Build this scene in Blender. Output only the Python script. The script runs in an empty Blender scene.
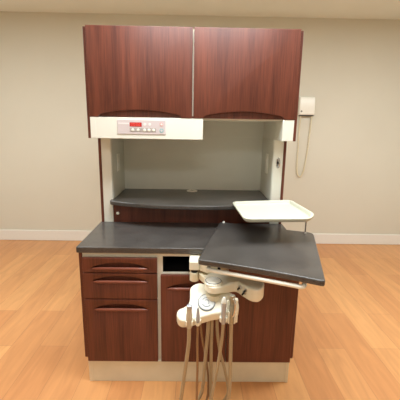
import bpy, bmesh, math
from mathutils import Vector, Matrix
PI = math.pi
scene = bpy.context.scene
COL = scene.collection

# ------------------------------------------------------------------ materials
def srgb(r, g, b):
    f = lambda c: (c/255/12.92) if c/255 <= .04045 else ((c/255+.055)/1.055)**2.4
    return (f(r), f(g), f(b), 1)

def plain(name, col, rough=.5, metal=0, coat=0, noise=0, nscale=40, bump=0, emit=None, strength=0):
    m = bpy.data.materials.new(name); m.use_nodes = True
    nt = m.node_tree; b = nt.nodes['Principled BSDF']
    b.inputs['Roughness'].default_value = rough
    b.inputs['Metallic'].default_value = metal
    b.inputs['Coat Weight'].default_value = coat
    tc = nt.nodes.new('ShaderNodeTexCoord')
    nz = nt.nodes.new('ShaderNodeTexNoise'); nz.inputs['Scale'].default_value = nscale
    nz.inputs['Detail'].default_value = 4
    nt.links.new(tc.outputs['Object'], nz.inputs['Vector'])
    rp = nt.nodes.new('ShaderNodeValToRGB')
    k = 1-noise
    rp.color_ramp.elements[0].position = .3; rp.color_ramp.elements[1].position = .7
    rp.color_ramp.elements[0].color = (col[0]*k, col[1]*k, col[2]*k, 1)
    rp.color_ramp.elements[1].color = col
    nt.links.new(nz.outputs['Fac'], rp.inputs['Fac'])
    nt.links.new(rp.outputs['Color'], b.inputs['Base Color'])
    if bump:
        bp = nt.nodes.new('ShaderNodeBump'); bp.inputs['Strength'].default_value = bump
        bp.inputs['Distance'].default_value = .002
        nt.links.new(nz.outputs['Fac'], bp.inputs['Height']); nt.links.new(bp.outputs['Normal'], b.inputs['Normal'])
    if emit:
        b.inputs['Emission Color'].default_value = emit; b.inputs['Emission Strength'].default_value = strength
    return m

def wood(name, dark, light, rough=.38, horizontal=False):
    m = bpy.data.materials.new(name); m.use_nodes = True
    nt = m.node_tree; b = nt.nodes['Principled BSDF']; L = nt.links.new
    b.inputs['Roughness'].default_value = rough
    tc = nt.nodes.new('ShaderNodeTexCoord')
    def nz(sc, det, dist):
        mp = nt.nodes.new('ShaderNodeMapping')
        mp.inputs['Scale'].default_value = sc
        n = nt.nodes.new('ShaderNodeTexNoise'); n.inputs['Scale'].default_value = 1
        n.inputs['Detail'].default_value = det; n.inputs['Distortion'].default_value = dist
        L(tc.outputs['Object'], mp.inputs['Vector']); L(mp.outputs['Vector'], n.inputs['Vector'])
        return n
    s1, s2 = ((1.2, 20, 26), (6, 60, 160)) if horizontal else ((26, 20, 1.2), (160, 60, 6))
    a = nz(s1, 3, .3); c = nz(s2, 2, 0)
    mx = nt.nodes.new('ShaderNodeMix'); mx.data_type = 'FLOAT'; mx.inputs[0].default_value = .45
    L(a.outputs['Fac'], mx.inputs[2]); L(c.outputs['Fac'], mx.inputs[3])
    rp = nt.nodes.new('ShaderNodeValToRGB')
    rp.color_ramp.elements[0].position = .32; rp.color_ramp.elements[1].position = .68
    rp.color_ramp.elements[0].color = dark; rp.color_ramp.elements[1].color = light
    L(mx.outputs[0], rp.inputs['Fac']); L(rp.outputs['Color'], b.inputs['Base Color'])
    return m

def floor_mat():
    m = bpy.data.materials.new('laminate_floor'); m.use_nodes = True
    nt = m.node_tree; b = nt.nodes['Principled BSDF']; L = nt.links.new
    b.inputs['Roughness'].default_value = .34
    tc = nt.nodes.new('ShaderNodeTexCoord')
    mp = nt.nodes.new('ShaderNodeMapping'); mp.inputs['Rotation'].default_value = (0, 0, PI/2)
    mp.inputs['Location'].default_value = (.31, .075, 0)
    L(tc.outputs['Object'], mp.inputs['Vector'])
    br = nt.nodes.new('ShaderNodeTexBrick')
    br.inputs['Scale'].default_value = 1; br.inputs['Brick Width'].default_value = 1.2
    br.inputs['Row Height'].default_value = .19; br.inputs['Mortar Size'].default_value = .0012
    br.inputs['Mortar Smooth'].default_value = .2
    br.inputs['Bias'].default_value = 0; br.offset = .37; br.offset_frequency = 2
    br.inputs['Color1'].default_value = srgb(220, 164, 108)
    br.inputs['Color2'].default_value = srgb(203, 142, 91)
    br.inputs['Mortar'].default_value = srgb(176, 122, 82)
    L(mp.outputs['Vector'], br.inputs['Vector'])
    mg = nt.nodes.new('ShaderNodeMapping'); mg.inputs['Scale'].default_value = (14, 1.6, 1)
    ng = nt.nodes.new('ShaderNodeTexNoise'); ng.inputs['Scale'].default_value = 1.6; ng.inputs['Detail'].default_value = 6
    ng.inputs['Distortion'].default_value = .8
    L(tc.outputs['Object'], mg.inputs['Vector']); L(mg.outputs['Vector'], ng.inputs['Vector'])
    rp = nt.nodes.new('ShaderNodeValToRGB')
    rp.color_ramp.elements[0].position = .3; rp.color_ramp.elements[1].position = .7
    rp.color_ramp.elements[0].color = (.88, .84, .80, 1); rp.color_ramp.elements[1].color = (1.06, 1.04, 1.0, 1)
    L(ng.outputs['Fac'], rp.inputs['Fac'])
    mx = nt.nodes.new('ShaderNodeMix'); mx.data_type = 'RGBA'; mx.blend_type = 'MULTIPLY'; mx.inputs[0].default_value = 1
    L(br.outputs['Color'], mx.inputs[6]); L(rp.outputs['Color'], mx.inputs[7])
    L(mx.outputs[2], b.inputs['Base Color'])
    return m

def stone(name, a, c, rough):
    m = bpy.data.materials.new(name); m.use_nodes = True
    nt = m.node_tree; b = nt.nodes['Principled BSDF']; L = nt.links.new
    b.inputs['Roughness'].default_value = rough
    b.inputs['Coat Weight'].default_value = .25; b.inputs['Coat Roughness'].default_value = .15
    tc = nt.nodes.new('ShaderNodeTexCoord')
    n = nt.nodes.new('ShaderNodeTexNoise'); n.inputs['Scale'].default_value = 260; n.inputs['Detail'].default_value = 2
    n2 = nt.nodes.new('ShaderNodeTexNoise'); n2.inputs['Scale'].default_value = 7; n2.inputs['Detail'].default_value = 5
    L(tc.outputs['Object'], n.inputs['Vector']); L(tc.outputs['Object'], n2.inputs['Vector'])
    mx = nt.nodes.new('ShaderNodeMix'); mx.data_type = 'FLOAT'; mx.inputs[0].default_value = .35
    L(n.outputs['Fac'], mx.inputs[2]); L(n2.outputs['Fac'], mx.inputs[3])
    rp = nt.nodes.new('ShaderNodeValToRGB')
    rp.color_ramp.elements[0].position = .38; rp.color_ramp.elements[1].position = .64
    rp.color_ramp.elements[0].color = a; rp.color_ramp.elements[1].color = c
    L(mx.outputs[0], rp.inputs['Fac']); L(rp.outputs['Color'], b.inputs['Base Color'])
    return m

M = {
 'wood':   wood('mahogany_laminate', srgb(75, 34, 23), srgb(115, 60, 42), .45),
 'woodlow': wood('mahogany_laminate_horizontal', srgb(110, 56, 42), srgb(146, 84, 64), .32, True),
 'black':  plain('matt_black', srgb(12, 11, 12), .6),
 'stone':  stone('charcoal_stone_laminate', srgb(51, 48, 46), srgb(86, 82, 78), .36),
 'cream':  plain('cream_laminate', srgb(226, 221, 204), .5, noise=.03, nscale=6),
 'kick':   plain('almond_plinth', srgb(230, 220, 194), .5, noise=.10, nscale=9),
 'white':  plain('white_enamel', srgb(230, 231, 220), .42, noise=.02, nscale=5),
 'inner':  plain('pale_grey_laminate', srgb(224, 224, 212), .55, noise=.03, nscale=5),
 'ivory':  plain('ivory_plastic', srgb(240, 234, 212), .35, noise=.02, nscale=8, coat=.2),
 'ivory2': plain('aged_ivory_plastic', srgb(232, 222, 192), .4, noise=.05, nscale=12),
 'tray':   plain('tray_plastic', srgb(202, 203, 184), .4, noise=.02, nscale=8),
 'hose':   plain('taupe_hose_rubber', srgb(176, 158, 128), .45, noise=.08, nscale=30),
 'grip':   plain('pale_taupe_grip', srgb(198, 186, 164), .4, noise=.06, nscale=30),
 'olive':  plain('satin_metal', srgb(176, 170, 148), .3, metal=.5, noise=.3, nscale=90),
 'hosed':  plain('brown_hose_rubber', srgb(150, 116, 82), .45, noise=.08, nscale=30),
 'dial':   plain('pale_grey_dial', srgb(206, 209, 207), .35),
 'ring':   plain('grey_ring', srgb(112, 122, 130), .35),
 'chrome': plain('chrome', srgb(205, 205, 205), .18, metal=1),
 'steel':  plain('handpiece_steel', srgb(178, 184, 194), .35, metal=.45),
 'panel':  plain('lilac_grey_panel', srgb(206, 196, 196), .4),
 'stripe': plain('pale_stripe', srgb(228, 224, 222), .4),
 'strip2': plain('grey_key_strip', srgb(170, 162, 156), .4),
 'disp':   plain('red_display', srgb(150, 30, 30), .25, emit=srgb(200, 30, 30), strength=.35),
 'digit':  plain('red_digits', srgb(230, 110, 100), .3, emit=srgb(255, 110, 90), strength=.5),
 'teal':   plain('teal_ring', srgb(110, 176, 180), .35),
 'pink':   plain('pink_ring', srgb(222, 160, 156), .35),
 'wall':   plain('beige_wall_paint', srgb(218, 214, 198), .85, noise=.03, nscale=2),
 'ceil':   plain('ceiling_paint', srgb(240, 244, 236), .9, noise=.03, nscale=3),
 'base':   plain('white_trim_paint', srgb(238, 236, 228), .45, noise=.02),
 'plate':  plain('switch_plate', srgb(244, 242, 230), .35),
 'slot':   plain('dark_slot', srgb(60, 56, 50), .5),
 'floor':  floor_mat(),
 'lamp':   plain('lamp_diffuser', srgb(250, 248, 240), .6, emit=(1, .97, .9, 1), strength=3),
 'edge':   plain('dark_edge_band', srgb(70, 66, 68), .3),
}

# ------------------------------------------------------------------ mesh helpers
def root_loc(p):
    while p.parent: p = p.parent
    return Vector(p.location)

def link_mesh(name, bm, mat, parent=None, smooth=True, bevel=0, bseg=2, ang=35):
    me = bpy.data.meshes.new(name)
    bmesh.ops.recalc_face_normals(bm, faces=bm.faces[:])
    if parent is not None:
        bmesh.ops.translate(bm, vec=-root_loc(parent), verts=bm.verts[:])
    bm.to_mesh(me); bm.free()
    o = bpy.data.objects.new(name, me); COL.objects.link(o)
    me.materials.append(M[mat])
    if parent is not None: o.parent = parent
    if smooth:
        for p in me.polygons: p.use_smooth = True
        me.set_sharp_from_angle(angle=math.radians(ang))
    if bevel:
        b = o.modifiers.new('bevel', 'BEVEL'); b.width = bevel; b.segments = bseg
        b.limit_method = 'ANGLE'; b.angle_limit = math.radians(35)
    return o

def bx(bm, x0, x1, y0, y1, z0, z1, rot=None, piv=None):
    vs = [bm.verts.new((x, y, z)) for x in (x0, x1) for y in (y0, y1) for z in (z0, z1)]
    for f in ((0,1,3,2),(4,6,7,5),(0,4,5,1),(2,3,7,6),(0,2,6,4),(1,5,7,3)):
        bm.faces.new([vs[i] for i in f])
    if rot:
        R = Matrix.Rotation(rot[0], 4, rot[1]); c = Vector(piv or ((x0+x1)/2, (y0+y1)/2, (z0+z1)/2))
        for v in vs: v.co = c + R @ (v.co-c)
    return vs

def box(name, dims, mat, parent=None, bevel=.002, **k):
    bm = bmesh.new(); bx(bm, *dims, **k)
    return link_mesh(name, bm, mat, parent, bevel=bevel)

def round_poly(pts, r, seg=6):
    """rounds the corners of a 2D outline; r a number or a list"""
    out = []; n = len(pts)
    for i in range(n):
        p = Vector(pts[i]); a = Vector(pts[i-1]); b = Vector(pts[(i+1) % n])
        rr = r[i] if isinstance(r, (list, tuple)) else r
        if rr <= 0: out.append(tuple(p)); continue
        u = (a-p); v = (b-p); d = min(rr, u.length*.48, v.length*.48)
        s = p+u.normalized()*d; e = p+v.normalized()*d
        for k in range(seg+1):
            t = k/seg
            out.append(tuple(s*(1-t)**2 + p*2*t*(1-t) + e*t*t))
    return out

def smooth_loop(pts, k=4):
    """closed Catmull-Rom through points of any dimension"""
    out = []; n = len(pts); P = [Vector(p) for p in pts]
    for i in range(n):
        a, b, c, d = P[i-1], P[i], P[(i+1) % n], P[(i+2) % n]
        for j in range(k):
            t = j/k
            out.append(.5*((2*b)+(c-a)*t+(2*a-5*b+4*c-d)*t*t+(3*b-a-3*c+d)*t**3))
    return out

def prism(bm, top, vec):
    """top: list of 3D points; vec: the extrusion"""
    vec = Vector(vec)
    A = [bm.verts.new(p) for p in top]; B = [bm.verts.new(Vector(p)+vec) for p in top]
    n = len(A)
    bm.faces.new(A); bm.faces.new(B[::-1])
    for i in range(n): bm.faces.new((A[i], B[i], B[(i+1) % n], A[(i+1) % n]))

def slab(name, pts, z0, z1, mat, parent=None, bevel=.003, bseg=3):
    bm = bmesh.new(); prism(bm, [(x, y, z1) for x, y in pts], (0, 0, z0-z1))
    return link_mesh(name, bm, mat, parent, bevel=bevel, bseg=bseg)

def frame_of(d):
    d = d.normalized(); h = Vector((0, 0, 1)) if abs(d.z) < .9 else Vector((1, 0, 0))
    a = d.cross(h).normalized(); return a, a.cross(d).normalized()

def cr_path(pts, k=8):
    P = [Vector(p) for p in pts]; P = [P[0]*2-P[1]]+P+[P[-1]*2-P[-2]]
    out = []
    for i in range(1, len(P)-2):
        a, b, c, d = P[i-1:i+3]
        for j in range(k):
            t = j/k
            out.append(.5*((2*b)+(c-a)*t+(2*a-5*b+4*c-d)*t*t+(3*b-a-3*c+d)*t**3))
    out.append(P[-2]); return out

def tube(bm, path, r, seg=14, cap=True):
    path = [Vector(p) for p in path]; n = len(path); rings = []
    a, b = frame_of(path[1]-path[0])
    for i, p in enumerate(path):
        d = (path[min(i+1, n-1)]-path[max(i-1, 0)]).normalized()
        a = (a-d*a.dot(d)).normalized(); b = d.cross(a)
        rr = r[i] if isinstance(r, (list, tuple)) else r
        rings.append([bm.verts.new(p+(a*math.cos(2*PI*k/seg)+b*math.sin(2*PI*k/seg))*rr) for k in range(seg)])
    for i in range(n-1):
        for k in range(seg):
            bm.faces.new((rings[i][k], rings[i][(k+1) % seg], rings[i+1][(k+1) % seg], rings[i+1][k]))
    if cap: bm.faces.new(rings[0][::-1]); bm.faces.new(rings[-1])

def lathe(bm, base, axis, prof, seg=32):
    """prof: list of (radius, distance along the axis)"""
    base = Vector(base); ax = Vector(axis).normalized(); a, b = frame_of(ax); rings = []
    for r, h in prof:
        r = max(r, 1e-5)
        rings.append([bm.verts.new(base+ax*h+(a*math.cos(2*PI*k/seg)+b*math.sin(2*PI*k/seg))*r) for k in range(seg)])
    for i in range(len(rings)-1):
        for k in range(seg):
            bm.faces.new((rings[i][k], rings[i][(k+1) % seg], rings[i+1][(k+1) % seg], rings[i+1][k]))
    bm.faces.new(rings[0][::-1]); bm.faces.new(rings[-1])

def lathe_obj(name, base, axis, prof, mat, parent=None, seg=32):
    bm = bmesh.new(); lathe(bm, base, axis, prof, seg); return link_mesh(name, bm, mat, parent)

def tube_obj(name, path, r, mat, parent=None, seg=14):
    bm = bmesh.new(); tube(bm, path, r, seg); return link_mesh(name, bm, mat, parent)

def front_with_hole(name, outer, holes, y0, thick, mat, parent, bevel=.0025):
    """a vertical board in the XZ plane, with openings, made from a filled 2D curve"""
    cu = bpy.data.curves.new(name, 'CURVE'); cu.dimensions = '2D'; cu.fill_mode = 'BOTH'
    cu.extrude = thick/2-bevel; cu.bevel_depth = bevel; cu.bevel_resolution = 1; cu.offset = -bevel
    for pts in [outer]+holes:
        s = cu.splines.new('POLY'); s.points.add(len(pts)-1)
        for i, (x, z) in enumerate(pts): s.points[i].co = (x, z, 0, 1)
        s.use_cyclic_u = True
    tmp = bpy.data.objects.new('tmp', cu); COL.objects.link(tmp)
    dg = bpy.context.evaluated_depsgraph_get(); dg.update()
    me = bpy.data.meshes.new_from_object(tmp.evaluated_get(dg))
    bpy.data.objects.remove(tmp)
    bm = bmesh.new(); bm.from_mesh(me); bpy.data.meshes.remove(me)
    bmesh.ops.remove_doubles(bm, verts=bm.verts[:], dist=1e-6)
    for v in bm.verts:
        x, z, t = v.co; v.co = (x, y0+thick/2+t, z)
    return link_mesh(name, bm, mat, parent, ang=25)

def thing(name, label, cat, loc, group=None):
    o = bpy.data.objects.new(name, None); COL.objects.link(o); o.location = loc
    o.empty_display_size = .1
    return tag(o, label, cat, group)
def tag(o, label, cat, group=None):
    o['label'] = label; o['category'] = cat
    if group: o['group'] = group
    return o
def struct(o): o['kind'] = 'structure'; return o
def lab(o, s): o['label'] = s; return o

# ------------------------------------------------------------------ the room
RX, RF, RB, RH = 3.1, -3.6, 2.445, 2.69
struct(box('floor', (-RX-.1, RX+.1, RF-.1, RB+.1, -.08, 0), 'floor', bevel=0))
struct(box('ceiling', (-RX-.1, RX+.1, RF-.1, RB+.1, RH, RH+.08), 'ceil', bevel=0))
struct(box('wall_back', (-RX-.1, RX+.1, RB, RB+.1, 0, RH), 'wall', bevel=0))
struct(box('wall_front', (-RX-.1, RX+.1, RF-.1, RF, 0, RH), 'wall', bevel=0))
struct(box('wall_left', (-RX-.1, -RX, RF, RB, 0, RH), 'wall', bevel=0))
struct(box('wall_right', (RX, RX+.1, RF, RB, 0, RH), 'wall', bevel=0))
def baseboard(name, dims):
    bm = bmesh.new(); x0, x1, y0, y1 = dims
    bx(bm, x0, x1, y0, y1, 0, .138)
    return struct(link_mesh(name, bm, 'base', bevel=.006))
baseboard('baseboard_back', (-RX, RX, RB-.016, RB))
baseboard('baseboard_left', (-RX, -RX+.016, RF, RB-.016))
baseboard('baseboard_right', (RX-.016, RX, RF, RB-.016))

# ------------------------------------------------------------------ base cabinet
base = thing('base_cabinet', 'mahogany red base cabinet with drawers, doors, open niche and cream plinth', 'cabinet', (0, .4, 0))
YB = .86
struct_z0, struct_z1 = .141, .807
bm = bmesh.new()
NX0, NX1, NZ0, NZ1 = -.152, .168, .690, .787          # open niche
bx(bm, -.589, .589, .001, .019, NZ1, struct_z1)          # top rail
bx(bm, -.560, -.200, .001, .019, .772, NZ1); bx(bm, .215, .560, .001, .019, .772, NZ1)
bx(bm, -.589, .589, .001, .019, struct_z0, .16)
bx(bm, -.589, -.560, .001, .019, .16, NZ1); bx(bm, .560, .589, .001, .019, .16, NZ1)
bx(bm, -.200, NX0, .001, .019, .16, NZ1)
bx(bm, NX1, .215, .001, .019, .16, NZ1)
bx(bm, NX0, NX1, .001, .019, .655, NZ0)
bx(bm, -.560, -.200, .001, .019, .520, .550); bx(bm, -.560, -.200, .001, .019, .682, .700)
bx(bm, -.589, .589, .019, YB-.01, struct_z0, .16)        # bottom
bx(bm, -.589, .589, YB-.01, YB, struct_z0, struct_z1)    # back
bx(bm, -.200, -.18, .019, YB-.01, .16, struct_z1)
bx(bm, .19, .21, .019, YB-.01, .16, struct_z1)
link_mesh('carcass', bm, 'cream', base, bevel=.001)
bm = bmesh.new()                                         # dark lining of the niche
bx(bm, NX0-.003, NX1+.003, .019, .42, NZ0-.012, NZ0); bx(bm, NX0-.003, NX1+.003, .41, .42, NZ0, NZ1+.006)
bx(bm, NX0-.012, NX0, .019, .42, NZ0, NZ1+.006); bx(bm, NX1, NX1+.012, .019, .42, NZ0, NZ1+.006)
bx(bm, NX0, NX1, .019, .42, NZ1+.004, NZ1+.01)
lab(link_mesh('niche_lining', bm, 'black', base, bevel=0), 'black lining of the open niche')
for s in (-1, 1):
    x0, x1 = sorted((s*.590, s*.609))
    box('side_panel', (x0, x1, 0.0, YB, .155, struct_z1), 'wood', base, bevel=.0015)
bm = bmesh.new()
bx(bm, -.575, .575, -.009, .012, .0, .1405); bx(bm, -.587, -.568, -.012, YB-.03, 0, .1405); bx(bm, .568, .587, -.012, YB-.03, 0, .1405)
bx(bm, -.568, .568, YB-.05, YB-.03, 0, .1405)
lab(link_mesh('toe_kick', bm, 'kick', base, bevel=.0015), 'cream toe kick')

def pull_hole(cx, w, z, h):
    """flat bottom, arched top"""
    pts = []; n = 18
    for i in range(n+1):
        t = i/n; x = cx-w/2+w*t
        pts.append((x, z+h*(1-abs(2*t-1)**2.2)**.8))
    r = .008
    pts += [(cx+w/2-.003, z-r*.7), (cx+w/2-.012, z-r), (cx-w/2+.012, z-r), (cx-w/2+.003, z-r*.7)]
    return pts

def cab_front(name, x0, x1, z0, z1, pz, cx=None, w=.306):
    if pz is None:
        return box(name, (x0, x1, -.021, -.001, z0, z1), 'wood', base, bevel=.002)
    cx = (x0+x1)/2 if cx is None else cx
    outer = round_poly([(x0, z0), (x1, z0), (x1, z1), (x0, z1)], .004, 3)
    f = front_with_hole(name, outer, [pull_hole(cx, w, pz, .033)], -.021, .020, 'wood', base)
    bm = bmesh.new(); a0, a1, b0, b1 = cx-w/2-.004, cx+w/2+.004, pz-.011, pz+.036
    bx(bm, a0, a1, .003, .007, b0, b1); bx(bm, a0, a1, -.0008, .003, b0-.003, b0); bx(bm, a0, a1, -.0008, .003, b1, b1+.003)
    bx(bm, a0-.003, a0, -.0008, .007, b0-.003, b1+.003); bx(bm, a1, a1+.003, -.0008, .007, b0-.003, b1+.003)
    link_mesh('pull_recess', bm, 'wood', f)
    # the rounded finger lip along the bottom of the scoop
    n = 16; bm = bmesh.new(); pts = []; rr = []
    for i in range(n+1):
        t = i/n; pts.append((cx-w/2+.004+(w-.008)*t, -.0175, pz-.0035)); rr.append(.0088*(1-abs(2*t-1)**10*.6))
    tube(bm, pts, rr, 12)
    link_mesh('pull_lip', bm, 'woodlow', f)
    return f
cab_front('drawer', -.586, -.181, .697, .781, .722)
cab_front('drawer', -.586, -.181, .541, .692, .644)
cab_front('drawer', -.586, -.181, .143, .536, .476)
cab_front('door', -.162, .2085, .143, .684, .606)
cab_front('door', .2125, .588, .143, .783, None)

# ------------------------------------------------------------------ countertop
ct = slab('countertop', round_poly([(-.615, -.018), (.615, -.018), (.615, .862), (-.615, .862)], .006, 3), .808, .841, 'stone', bevel=.004)
tag(ct, 'charcoal grey stone-look countertop lying along the red base cabinet', 'countertop')

# ------------------------------------------------------------------ hutch: posts, back panel
CT = .8412
hutch = thing('hutch', 'cream hutch with upright posts and pale back panel standing on the countertop', 'hutch', (0, .6, CT))
YP, YBK = .465, .845
UZ = 1.404
for s in (-1, 1):
    x0, x1 = sorted((s*.5265, s*.589))
    box('post', (x0, x1, YP, YBK+.014, CT, UZ), 'white', hutch, bevel=.002)
    x0, x1 = sorted((s*.5895, s*.6065))
    lab(box('post_edge', (x0, x1, YP-.001, YBK+.014, CT, UZ), 'wood', hutch, bevel=.001), 'mahogany red edging board')
for s in (-1, 1):
    x0, x1 = sorted((s*.5235, s*.5262))
    box('inner_side_shade', (x0, x1, YP+.012, YBK-.0005, 1.0005, UZ), 'inner', hutch, bevel=0)  # slightly greyer lining added to put shade on the inner post faces
box('back_panel', (-.5262, .5262, YBK, YBK+.014, CT, UZ), 'inner', hutch, bevel=0)
def wall_plate(name, s, y0, y1, z0, z1, rocker):
    x = s*.5233
    xs = sorted((x, x-s*.006)); p = box(name, (xs[0], xs[1], y0, y1, z0, z1), 'plate', hutch, bevel=.002)
    xs = sorted((x-s*.006, x-s*.009)); ym = (y0+y1)/2; zm = (z0+z1)/2
    if rocker:
        box('rocker', (xs[0], xs[1], ym-.017, ym+.017, zm-.034, zm+.034), 'plate', p, bevel=.001)
    else:
        for dz in (-.02, .02):
            sk = box('socket', (xs[0], xs[1], ym-.016, ym+.016, zm+dz-.014, zm+dz+.014), 'plate', p, bevel=.003)
wall_plate('power_outlet', -1, .61, .68, 1.165, 1.285, False)
wall_plate('light_switch', 1, .605, .675, 1.165, 1.30, True)
# chrome pull latch on the face of the right post
bm = bmesh.new()
pts = [(.5585+.0145*math.cos(a), .4645, 1.256+.036*math.sin(a)) for a in [2*PI*i/28 for i in range(28)]]
prism(bm, pts, (0, -.004, 0))
lt = link_mesh('latch', bm, 'chrome', hutch, bevel=.001); lab(lt, 'small oval chrome latch')
bm = bmesh.new(); tube(bm, cr_path([(.5585, .461, 1.283), (.5585, .444, 1.275), (.561, .436, 1.252), (.5585, .444, 1.233), (.5585, .461, 1.226)]), .0052, 10)
link_mesh('latch_handle', bm, 'chrome', lt)
lathe_obj('keyhole', (.5585, .4605, 1.2575), (0, -1, 0), [(.0095, 0), (.0095, .0015), (.008, .002)], 'black', lt, 16)

# ------------------------------------------------------------------ curved shelf
shelf = thing('curved_shelf', 'dark charcoal shelf with bowed front edge set between the cream posts', 'shelf', (0, .6, CT))
pts = [(.523, YBK-.001), (-.523, YBK-.001), (-.523, .463)]
n = 28
fr = []
for i in range(n+1):
    t = -1+2*i/n
    fr.append((.537*t, .302+.112*abs(t)**2.4))
fr2 = [(-.537, .462)]+fr+[(.537, .462)]
outline = pts + round_poly(fr2[:], [0]+[.02]+[0]*(len(fr)-2)+[.02]+[0], 5) + [(.523, .463)]
sh = slab('shelf_board', outline, .973, 1.000, 'stone', shelf, bevel=.0055)
box('riser_panel', (-.5262, .5262, YP+.004, YP+.02, CT, .9727), 'wood', shelf, bevel=0)
for s in (-1, 1):
    lathe_obj('screw_cap', (s*.497, YP+.004, .902), (0, -1, 0), [(.010, 0), (.010, .004), (.007, .007), (.002, .008)], 'plate', shelf, 20)
gr = lathe_obj('cable_grommet', (-.004, .775, 1.000), (0, 0, 1), [(.040, 0), (.040, .004), (.034, .007), (.01, .0055)], 'plate', shelf, 32)
lab(gr, 'white round cable grommet')
box('cable_slot', (-.014, .006, .765, .775, 1.0071, 1.008), 'slot', gr, bevel=0)

# ------------------------------------------------------------------ overhead cabinet
over = thing('overhead_cabinet', 'mahogany red overhead cabinet with two arched doors above the hutch', 'cabinet', (0, .55, UZ))
YU = .288; TOP = 2.012; LOWD = 1.527
for s in (-1, 1):
    x0, x1 = sorted((s*.592, s*.6115))
    box('side_panel', (x0, x1, YU, .84, UZ, TOP-.003), 'wood', over, bevel=.0015)
bm = bmesh.new()
bx(bm, -.5915, .5915, YU+.012, .84, TOP-.025, TOP-.006)
bx(bm, -.5915, .5915, YU+.012, .84, 1.52, 1.538)
bx(bm, -.5915, .5915, .828, .84, 1.538, TOP-.025)
bx(bm, -.009, .009, YU-.001, .828, 1.538, TOP-.025)
bx(bm, -.5915, -.573, YU-.001, .828, 1.538, TOP-.025); bx(bm, .573, .5915, YU-.001, .828, 1.538, TOP-.025)
link_mesh('carcass', bm, 'cream', over, bevel=.001)
lab(box('front_rail', (-.590, .590, YU+.002, YU+.0115, 1.528, 1.64), 'wood', over, bevel=0), 'recessed mahogany rail behind the arches')
def arch_door(x0, x1, a0, a1):
    pts = [(x0, TOP), (x0, LOWD)]
    n = 26; z0 = LOWD
    pts.append((a0, z0)); pts.append((a0+.012, z0+.014))
    for i in range(n+1):
        t = i/n; x = a0+.020+(a1-a0-.040)*t
        pts.append((x, z0+.018+.024*(1-(2*t-1)**2)))
    pts.append((a1-.012, z0+.014)); pts.append((a1, z0)); pts += [(x1, LOWD), (x1, TOP)]
    return front_with_hole('door', pts, [], YU-.021, .020, 'wood', over)
arch_door(-.592, -.0035, -.543, -.066)
arch_door(.0045, .592, .062, .533)
# light and control housing at the left, short one at the right
h = box('control_housing', (-.5905, .061, YU-.018, .47, UZ+.001, 1.5262), 'white', over, bevel=.002)
lab(h, 'white housing carrying the control panel')
box('right_housing', (.526, .5905, YU-.018, .465, UZ+.001, 1.5262), 'white', over, bevel=.002)
box('lower_back', (-.5262, .5262, YBK, YBK+.014, UZ+.0005, 1.5195), 'inner', over, bevel=0)
for s in (-1, 1):
    x0, x1 = sorted((s*.5265, s*.5905))
    box('lower_side', (x0, x1, .471, YBK+.014, UZ+.0005, 1.5195), 'white', over, bevel=0)
# seam near the left end
YH = YU-.018
box('housing_end_cap', (-.5895, -.559, YH-.0015, YH-.0001, UZ+.003, 1.5245), 'white', h, bevel=.0005)
PX0, PX1, PZ0, PZ1 = -.434, -.155, 1.432, 1.512
pw, ph = PX1-PX0, PZ1-PZ0
def fx(f): return PX0+pw*f
def fz(f): return PZ1-ph*f
pn = box('control_panel', (PX0, PX1, YH-.004, YH-.0002, PZ0, PZ1), 'panel', over, bevel=.001)
lab(pn, 'lilac grey control panel with red display')
yp = YH-.004
box('pale_stripe', (fx(.02), fx(.245), yp-.0006, yp-.00005, fz(.30), fz(.20)), 'stripe', pn, bevel=0)
dsp = box('display', (fx(.255), fx(.505), yp-.0016, yp-.00005, fz(.46), fz(.17)), 'disp', pn, bevel=.0006)
bm = bmesh.new()                                         # four seven-segment zeros
yd = yp-.0016
for k in range(4):
    cx = fx(.30+.052*k); zc = fz(.315); w, hh, t = .0042, .0072, .0012
    for (a, b, c, d) in ((-w, w, hh-t, hh), (-w, w, -hh, -hh+t), (-w, -w+t, -hh, hh), (w-t, w, -hh, hh)):
        bx(bm, cx+a, cx+b, yd-.0004, yd-.00002, zc+c, zc+d)
link_mesh('digits', bm, 'digit', dsp, bevel=0)
kst = box('key_strip', (fx(.255), fx(.80), yp-.0008, yp-.00005, fz(.84), fz(.56)), 'strip2', pn, bevel=.0003)
for f in (.32, .43, .565, .655, .75):
    lathe_obj('button', (fx(f), yp-.0008, fz(.70)), (0, -1, 0), [(.0085, 0), (.0085, .002), (.006, .003)], 'white', kst, 20)
for f in (.57, .67):
    lathe_obj('indicator', (fx(f), yp, fz(.29)), (0, -1, 0), [(.008, 0), (.008, .001), (.006, .0012)], 'stripe', pn, 20)
def ring(name, cx, cz, r0, r1, mat, parent, y):
    bm = bmesh.new(); lathe(bm, (cx, y, cz), (0, -1, 0), [(r1, 0), (r1, .0015), (r0, .0018), (r0, .0005)], 28)
    return link_mesh(name, bm, mat, parent)
k1 = ring('power_button', fx(.915), fz(.28), .007, .0105, 'pink', pn, yp)
lathe_obj('button_face', (fx(.915), yp-.0005, fz(.28)), (0, -1, 0), [(.0068, 0), (.0068, .002)], 'stripe', k1, 20)
k2 = ring('timer_button', fx(.915), fz(.72), .007, .0115, 'teal', pn, yp)
lathe_obj('button_face', (fx(.915), yp-.0005, fz(.72)), (0, -1, 0), [(.0068, 0), (.0068, .002)], 'panel', k2, 20)

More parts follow.
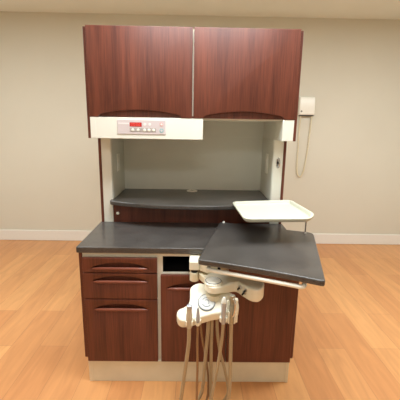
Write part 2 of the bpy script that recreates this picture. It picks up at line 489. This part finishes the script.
# ------------------------------------------------------------------ swivel work surface
top_pts = [(.037, -.264), (.135, -.295), (.227, -.328), (.331, -.370), (.429, -.413), (.558, -.478), (.724, .166), (.592, .214), (.184, .372)]
work = thing('swivel_work_surface', 'large dark charcoal swivel tabletop projecting over the right side of the cabinet', 'work surface', (.25, -.02, CT))
slab('tabletop', round_poly(top_pts, [.018, .05, .05, .05, .05, .022, .045, 0, .02], 7), .853, .880, 'stone', work, bevel=.006)
lab(lathe_obj('screw_cap', (.207, .352, .880), (0, 0, 1), [(.008, 0), (.008, .004), (.005, .007), (.001, .008)], 'plate', work, 18), 'small white cap at the rear corner')
fd = (Vector((.560, -.499))-Vector((.040, -.284))).normalized()
# towel bar under the front edge
A = Vector((.092, -.262, .828)); B = Vector((.485, -.428, .828))
d = (B-A).normalized()
pth = [A+Vector((.012, .050, .012)), A+Vector((.004, .030, .004)), A+Vector((-.003, .010, 0)), A+d*.010, A+d*.05]
pth = cr_path(pth, 5)[:-1] + [A+d*.05+(B-A-d*.10)*(i/8) for i in range(9)] + cr_path([B-d*.05, B-d*.010, B+Vector((.006, .008, .003)), B+Vector((.013, .025, .010)), B+Vector((.020, .042, .024))], 5)[1:]
lab(tube_obj('front_rail', pth, .0098, 'plate', work, 16), 'white bar below the front edge')
# support bracket below the board
bm = bmesh.new(); bx(bm, .12, .36, -.18, -.08, .832, .8528)
for v in bm.verts: pass
bmesh.ops.rotate(bm, cent=(.24, -.13, .84), matrix=Matrix.Rotation(-.39, 3, 'Z'), verts=bm.verts[:])
lab(link_mesh('mounting_plate', bm, 'ivory2', work, bevel=.003), 'cream mounting plate')

# ------------------------------------------------------------------ instrument delivery unit
unit = thing('delivery_unit', 'cream jointed arm with round dial head holding dental handpieces', 'dental delivery unit', (.02, .05, NZ0))
bm = bmesh.new()
prism(bm, [(x, y, .800) for x, y in round_poly([(-.004, -.105), (.05, -.105), (.05, .02), (-.004, .02)], .010, 4)], (0, 0, -.047))
link_mesh('mounting_block', bm, 'ivory', unit, bevel=.004)
box('mounting_rail', (-.002, .046, .02, .16, .6905, .770), 'ivory2', unit, bevel=.003)
bm = bmesh.new()
prism(bm, [(x, y, .797) for x, y in round_poly([(.048, -.095), (.048, -.02), (.13, -.05), (.145, -.12), (.10, -.135)], .012, 4)], (0, 0, -.050))
link_mesh('upper_beam', bm, 'ivory', unit, bevel=.005)
lathe_obj('support_column', (.105, -.085, .796), (0, 0, 1), [(.026, 0), (.026, .045), (.030, .049), (.030, .0565)], 'ivory2', unit, 32)
lathe_obj('joint_ring', (.023, -.082, .7365), (0, 0, 1), [(.018, 0), (.018, .0165)], 'black', unit, 32)
lathe_obj('joint_cylinder', (.023, -.082, .686), (0, 0, 1), [(.019, 0), (.0245, .004), (.0245, .047), (.022, .0505)], 'ivory2', unit, 32)
# lower link from the joint to the hub
bm = bmesh.new()
prism(bm, [(x, y, .735) for x, y in round_poly([(.046, -.098), (.050, -.055), (.16, -.13), (.165, -.205), (.095, -.190)], .014, 4)], (0, 0, -.035))
link_mesh('lower_link', bm, 'ivory2', unit, bevel=.006)
# two-lobed arm
arm_pts = [(.072, -.225), (.080, -.272), (.108, -.298), (.146, -.290), (.188, -.262), (.228, -.236), (.258, -.272), (.285, -.309), (.320, -.318), (.350, -.280), (.358, -.225), (.322, -.187), (.253, -.160), (.180, -.132), (.113, -.135), (.080, -.170)]
loop = smooth_loop([(x, y, .757) for x, y in arm_pts], 4)
bm = bmesh.new(); prism(bm, loop, (0, 0, -.064))
bm.verts.ensure_lookup_table()
for v in bm.verts:
    if v.co.z < .70: v.co.z += .026*max(0, min(1, (.25-v.co.x)/.10))
arm = link_mesh('control_arm', bm, 'ivory2', unit, bevel=.008, bseg=4); arm.data.materials[0] = M['ivory']
# hub cap
hc = lathe_obj('hub_cap', (.114, -.248, .7565), (0, 0, 1), [(.044, 0), (.044, .004), (.040, .0085), (.036, .010), (.0, .0105)], 'ivory', unit, 40)
lathe_obj('hub_disc', (.114, -.248, .7665), (0, 0, 1), [(.0355, 0), (.0355, .0022), (.033, .0032), (.0, .0034)], 'plate', hc, 40)
bm = bmesh.new(); lathe(bm, (.114, -.248, .7663), (0, 0, 1), [(.0385, 0), (.0385, .0016), (.0358, .0016), (.0358, 0)], 40)
link_mesh('hub_ring', bm, 'ring', hc)
# toggle valves on the slanted face right of the waist
for (x, y, z, r) in ((.243, -.2545, .737, .009), (.262, -.2770, .722, .009), (.268, -.284, .738, .007)):
    dr = Vector((-.76, -.65, 0)).normalized()
    dr = Vector((-.72, -.69, .05)).normalized()
    kn = lathe_obj('toggle_valve', Vector((x, y, z)), dr, [(r*1.25, -.004), (r*1.25, .003), (r*.7, .0045), (r*.7, .009)], 'chrome', unit, 18)
    lathe_obj('toggle_lever', Vector((x, y, z))+dr*.009, dr+Vector((.1, 0, -.55)), [(.0035, 0), (.0045, .012), (.002, .014)], 'black', kn, 12)
# neck between hub and head
bm = bmesh.new(); lathe(bm, (.114, -.248, .655), (0, 0, 1), [(.034, 0), (.036, .044)], 32)
link_mesh('neck', bm, 'ivory2', unit)
# head: inclined control face
pod = [(.003, -.230), (.010, -.215), (.026, -.205), (.052, -.199), (.086, -.206), (.120, -.216), (.159, -.228), (.204, -.240), (.228, -.260), (.236, -.293), (.221, -.315), (.173, -.318), (.117, -.324), (.052, -.339), (-.012, -.352), (-.042, -.348), (-.056, -.328), (-.047, -.308), (-.022, -.298), (-.002, -.283), (.004, -.258)]
def plane_z(x, y): return .655+(y+.30)*.75
loop = smooth_loop([(x, y, plane_z(x, y)) for x, y in pod], 4)
bm = bmesh.new()
vec = Vector((0, .010, -.042)); prism(bm, loop, vec)
link_mesh('instrument_head', bm, 'ivory', unit, bevel=.006, bseg=4)
nrm = Vector((0, -.6, .8))
dc = Vector((.083, -.281, plane_z(0, -.281)))
dl = lathe_obj('dial', dc-nrm*.001, nrm, [(.0385, 0), (.0385, .006), (.036, .0082), (.0, .0086)], 'dial', unit, 48)
bm = bmesh.new(); lathe(bm, dc, nrm, [(.0415, -.001), (.0415, .0045), (.0395, .0062), (.0382, .005), (.0382, 0)], 48)
link_mesh('dial_ring', bm, 'ring', dl)
# faint swirl mark on the dial
ux = Vector((1, 0, 0)); uy = Vector((0, .8, .6))
bm = bmesh.new()
for (rad, a0, a1) in ((.022, .4, 2.6), (.022, 3.6, 5.6), (.011, -1.0, 2.4)):
    pp = [dc+nrm*.0076+(ux*math.cos(a)+uy*math.sin(a))*rad for a in [a0+(a1-a0)*i/12 for i in range(13)]]
    tube(bm, pp, .0014, 6)
link_mesh('dial_mark', bm, 'ring', dl)
# instrument holders: split rings on the front lip of the head
def holder(c, r, hgt):
    bm = bmesh.new(); n = 20; rin, rout = r, r+.006
    ang = [math.radians(-50+280*i/n) for i in range(n+1)]
    lo_i = []; 
    rings = []
    for a in ang:
        ca, sa = math.cos(a), math.sin(a)
        rings.append([bm.verts.new((c[0]+ca*q, c[1]+sa*q, z)) for q, z in ((rin, c[2]), (rout, c[2]), (rout, c[2]+hgt), (rin, c[2]+hgt))])
    for i in range(n):
        for k in range(4): bm.faces.new((rings[i][k], rings[i][(k+1) % 4], rings[i+1][(k+1) % 4], rings[i+1][k]))
    bm.faces.new(rings[0][::-1]); bm.faces.new(rings[-1])
    return link_mesh('instrument_holder', bm, 'ivory', unit, bevel=.001)
HP = [ # x, y, top z, radius, kind
 (.003, -.366, .664, 'grey'), (.042, -.356, .652, 'small'), (.160, -.340, .686, 'blue'), (.197, -.336, .694, 'chrome')]
holder((.003, -.366, .606), .0125, .022)
holder((.042, -.356, .606), .0095, .020)
holder((.160, -.340, .610), .0125, .022)
h4 = holder((.197, -.336, .602), .0145, .060)

# handpieces with hoses that loop down and return under the head
def hose(parent, pts, r, mat='hose'):
    return tube_obj('hose', cr_path(pts, 10), r, mat, parent, 14)
g = 'handpieces hanging in the holders'
# 1 leftmost
t = thing('handpiece', 'thick pale taupe handpiece in the leftmost holder with wide hose', 'dental handpiece', (.003, -.366, .58), g)
lathe_obj('handle', (.003, -.366, .590), (0, 0, 1), [(.0105, 0), (.0145, .01), (.0142, .065), (.0118, .075), (.0118, .098)], 'grip', t, 24)
lab(lathe_obj('tip', (.003, -.366, .688), (0, 0, 1), [(.0105, 0), (.0122, .003), (.0122, .014), (.008, .017)], 'steel', t, 24), 'open metal tip')
hose(t, [(.003, -.366, .592), (.001, -.362, .50), (-.014, -.350, .36), (-.028, -.335, .23), (-.034, -.30, .12), (.0, -.25, .045), (.04, -.215, .045), (.072, -.215, .12), (.080, -.235, .25), (.088, -.250, .40), (.094, -.262, .52), (.095, -.265, .612)], .0092)
# 2
t = thing('handpiece', 'slim silver handpiece in the second holder from the left with thin hose', 'dental handpiece', (.042, -.356, .58), g)
lathe_obj('handle', (.042, -.356, .612), (0, 0, 1), [(.006, 0), (.0095, .006), (.0085, .03), (.0062, .055), (.0045, .072)], 'steel', t, 20)
lab(lathe_obj('collar', (.042, -.356, .597), (0, 0, 1), [(.0085, 0), (.0092, .006), (.0085, .015)], 'ivory', t, 20), 'cream collar')
hose(t, [(.042, -.356, .600), (.041, -.352, .50), (.044, -.342, .36), (.043, -.330, .22), (.048, -.29, .10), (.07, -.235, .04), (.10, -.20, .06), (.105, -.205, .16), (.092, -.225, .30), (.070, -.250, .44), (.056, -.262, .54), (.052, -.268, .592)], .0058, 'hosed')
# 3
t = thing('handpiece', 'blue grey handpiece with white cap in the third holder from the left', 'dental handpiece', (.160, -.340, .58), g)
lathe_obj('handle', (.160, -.340, .596), (0, 0, 1), [(.0085, 0), (.0120, .008), (.0110, .06), (.0128, .108)], 'steel', t, 24)
lab(lathe_obj('cap', (.160, -.340, .703), (0, 0, 1), [(.0128, 0), (.0128, .006), (.009, .018), (.005, .027), (.001, .029)], 'white', t, 24), 'white pointed cap')
hose(t, [(.160, -.340, .600), (.158, -.330, .52), (.150, -.318, .42), (.136, -.312, .30), (.118, -.305, .17), (.105, -.27, .07), (.13, -.23, .035), (.185, -.22, .06), (.208, -.232, .14), (.185, -.240, .27), (.158, -.250, .38), (.140, -.258, .50), (.134, -.262, .625)], .0078)
# 4
t = thing('handpiece', 'tall metal handpiece in the rightmost holder beside the white clips', 'dental handpiece', (.197, -.336, .58), g)
lathe_obj('handle', (.197, -.336, .590), (0, 0, 1), [(.0095, 0), (.013, .01), (.013, .095), (.0105, .100), (.0105, .125), (.013, .127), (.013, .148), (.009, .150)], 'olive', t, 24)
lab(tube_obj('lever', cr_path([(.203, -.348, .725), (.209, -.357, .705), (.207, -.357, .665), (.201, -.350, .638)], 6), .0035, 'chrome', t, 10), 'chrome lever')
hose(t, [(.197, -.336, .594), (.199, -.333, .50), (.202, -.328, .36), (.203, -.322, .22), (.198, -.29, .11), (.17, -.235, .04), (.125, -.20, .05), (.118, -.21, .15), (.114, -.235, .30), (.112, -.250, .44), (.112, -.260, .55), (.112, -.262, .618)], .0090)
lab(box('back_clip', (.176, .184, -.326, -.316, .640, .705), 'ivory', unit, bevel=.002), 'white upright clip')
lab(box('back_clip', (.211, .226, -.336, -.312, .598, .715), 'ivory', unit, bevel=.004), 'white upright clip')

# ------------------------------------------------------------------ instrument tray
ZT = 1.012
tr = thing('instrument_tray', 'shallow cream instrument tray on a thin rod above the dark tabletop', 'tray', (.668, .146, .8802))
corn = [(.277, -.070), (.625, -.045), (.682, .060), (.645, .405), (.252, .335)]
corn = round_poly(corn, [.05, .045, .045, .045, .045], 7)
def inset(pts, d):
    n = len(pts); cx = sum(p[0] for p in pts)/n; cy = sum(p[1] for p in pts)/n; out = []
    for i in range(n):
        a = Vector(pts[i-1]); b = Vector(pts[(i+1) % n]); t = (b-a).normalized(); nn = Vector((-t.y, t.x))
        out.append((pts[i][0]+nn.x*d, pts[i][1]+nn.y*d))
    return out
prof = [(.030, -.012), (.012, -.010), (.004, -.004), (0, .004), (-.001, .010), (.003, .0125), (.011, .0125), (.015, .009), (.018, .000), (.022, -.0060), (.027, -.0068)]
bm = bmesh.new(); rings = []
for dd, dz in prof: rings.append([bm.verts.new((x, y, ZT+dz)) for x, y in inset(corn, dd)])
n = len(corn)
for i in range(len(rings)-1):
    for k in range(n): bm.faces.new((rings[i][k], rings[i+1][k], rings[i+1][(k+1) % n], rings[i][(k+1) % n]))
bm.faces.new(rings[0]); bm.faces.new(rings[-1][::-1])
link_mesh('tray_pan', bm, 'tray', tr, ang=50)
sp = tube_obj('support_rod', cr_path([(.668, .146, .8835), (.668, .146, .93), (.668, .146, .975), (.664, .148, .992), (.648, .155, .9955), (.60, .165, .9955), (.50, .17, .9955), (.40, .17, .9955)], 6), .0045, 'chrome', tr, 12)
lab(sp, 'thin metal support rod')
lathe_obj('rod_foot', (.668, .146, .8802), (0, 0, 1), [(.010, 0), (.010, .003), (.006, .010)], 'chrome', tr, 20)

# ------------------------------------------------------------------ wall phone
ph = thing('wall_phone', 'cream wall phone with hanging looped cord on the beige wall', 'telephone', (1.335, RB, 1.62))
bm = bmesh.new()
sec = [(RB-.0005, 1.62), (RB-.045, 1.622), (RB-.052, 1.64), (RB-.040, 1.80), (RB-.030, 1.828), (RB-.0005, 1.832)]
prism(bm, [(1.240, y, z) for y, z in sec], (.180, 0, 0))
body = link_mesh('phone_body', bm, 'ivory2', ph, bevel=.006)
body.data.materials[0] = M['plate']
lab(box('phone_base_shadow', (1.244, 1.414, RB-.046, RB-.012, 1.610, 1.6198), 'slot', ph, bevel=0), 'dark strip painted in for the shadow line along the bottom')  # dark box stands in for the shadow line under the phone
lab(lathe_obj('phone_button', (1.262, RB-.0485, 1.663), (0, -1, 0), [(.009, 0), (.009, .003)], 'slot', ph, 16), 'small dark button')
cp = cr_path([(1.262, RB-.03, 1.615), (1.262, RB-.022, 1.45), (1.266, RB-.018, 1.15), (1.272, RB-.016, .96), (1.300, RB-.016, .885), (1.335, RB-.016, .895), (1.362, RB-.016, 1.0), (1.382, RB-.018, 1.2), (1.392, RB-.022, 1.45), (1.398, RB-.03, 1.615)], 26)
cc = []
for i, p in enumerate(cp):
    a = i*1.7; cc.append(p+Vector((math.cos(a)*.005, math.sin(a)*.004, 0)))
lab(tube_obj('phone_cord', cc, .0065, 'ivory2', ph, 8), 'coiled cream cord')

# ------------------------------------------------------------------ ceiling lights, three of them added as fill
def ceiling_light(x, y, power, label, size=(1.2, .6)):
    t = thing('ceiling_light', label, 'ceiling light', (x, y, RH-.03))
    w, l = size[0]/2, size[1]/2
    bm = bmesh.new()
    bx(bm, x-w-.03, x+w+.03, y-l-.03, y-l, RH-.03, RH-.0005); bx(bm, x-w-.03, x+w+.03, y+l, y+l+.03, RH-.03, RH-.0005)
    bx(bm, x-w-.03, x-w, y-l, y+l, RH-.03, RH-.0005); bx(bm, x+w, x+w+.03, y-l, y+l, RH-.03, RH-.0005)
    link_mesh('light_frame', bm, 'base', t, bevel=.002)
    box('diffuser', (x-w, x+w, y-l, y+l, RH-.022, RH-.0006), 'lamp', t, bevel=0)
    L = bpy.data.lights.new('lamp_glow', 'AREA'); L.shape = 'RECTANGLE'; L.size = size[0]; L.size_y = size[1]
    L.energy = power; L.color = (.88, .955, 1.0)
    o = bpy.data.objects.new('lamp_glow', L); COL.objects.link(o); o.location = (0, 0, -.012); o.parent = t
ceiling_light(.1, -.40, 42, 'rectangular ceiling light just in front of the overhead cabinet')
ceiling_light(-1.9, .35, 44, 'added rectangular ceiling fill light near the back wall, left of the cabinet')  # unseen fill light added to brighten the back wall on the left
ceiling_light(1.9, .35, 44, 'added rectangular ceiling fill light near the back wall, right of the cabinet')  # its twin, put in to lift the right part of the wall
ceiling_light(0, -2.5, 14, 'added rectangular ceiling fill light farthest from the back wall')  # extra light behind the camera, added to fill the cabinet front

w = bpy.data.worlds.new('world'); scene.world = w; w.use_nodes = True
w.node_tree.nodes['Background'].inputs[0].default_value = (1, .96, .88, 1)
w.node_tree.nodes['Background'].inputs[1].default_value = .1

# ------------------------------------------------------------------ camera
yaw, pitch, roll = -.0130, .2193, .0167
c, s = math.cos(yaw), math.sin(yaw); cp_, sp_ = math.cos(pitch), math.sin(pitch)
F = Vector((-s*cp_, c*cp_, -sp_)); U = Vector((-s*sp_, c*sp_, cp_)); R = Vector((c, s, 0))
cr, sr = math.cos(roll), math.sin(roll)
R2 = R*cr+U*sr; U2 = U*cr-R*sr
cam = bpy.data.cameras.new('camera'); co = bpy.data.objects.new('camera', cam); COL.objects.link(co)
m = Matrix((( R2.x, U2.x, -F.x, .0246), (R2.y, U2.y, -F.y, -1.748), (R2.z, U2.z, -F.z, 1.4944), (0, 0, 0, 1)))
co.matrix_world = m
cam.sensor_width = 36; cam.lens = 340/400*36; cam.clip_start = .05
scene.camera = co
vs = scene.view_settings
scene.display_settings.display_device = 'sRGB'
vs.view_transform = 'Standard'; vs.look = 'None'; vs.gamma = 1; vs.exposure = 0; vs.use_curve_mapping = False
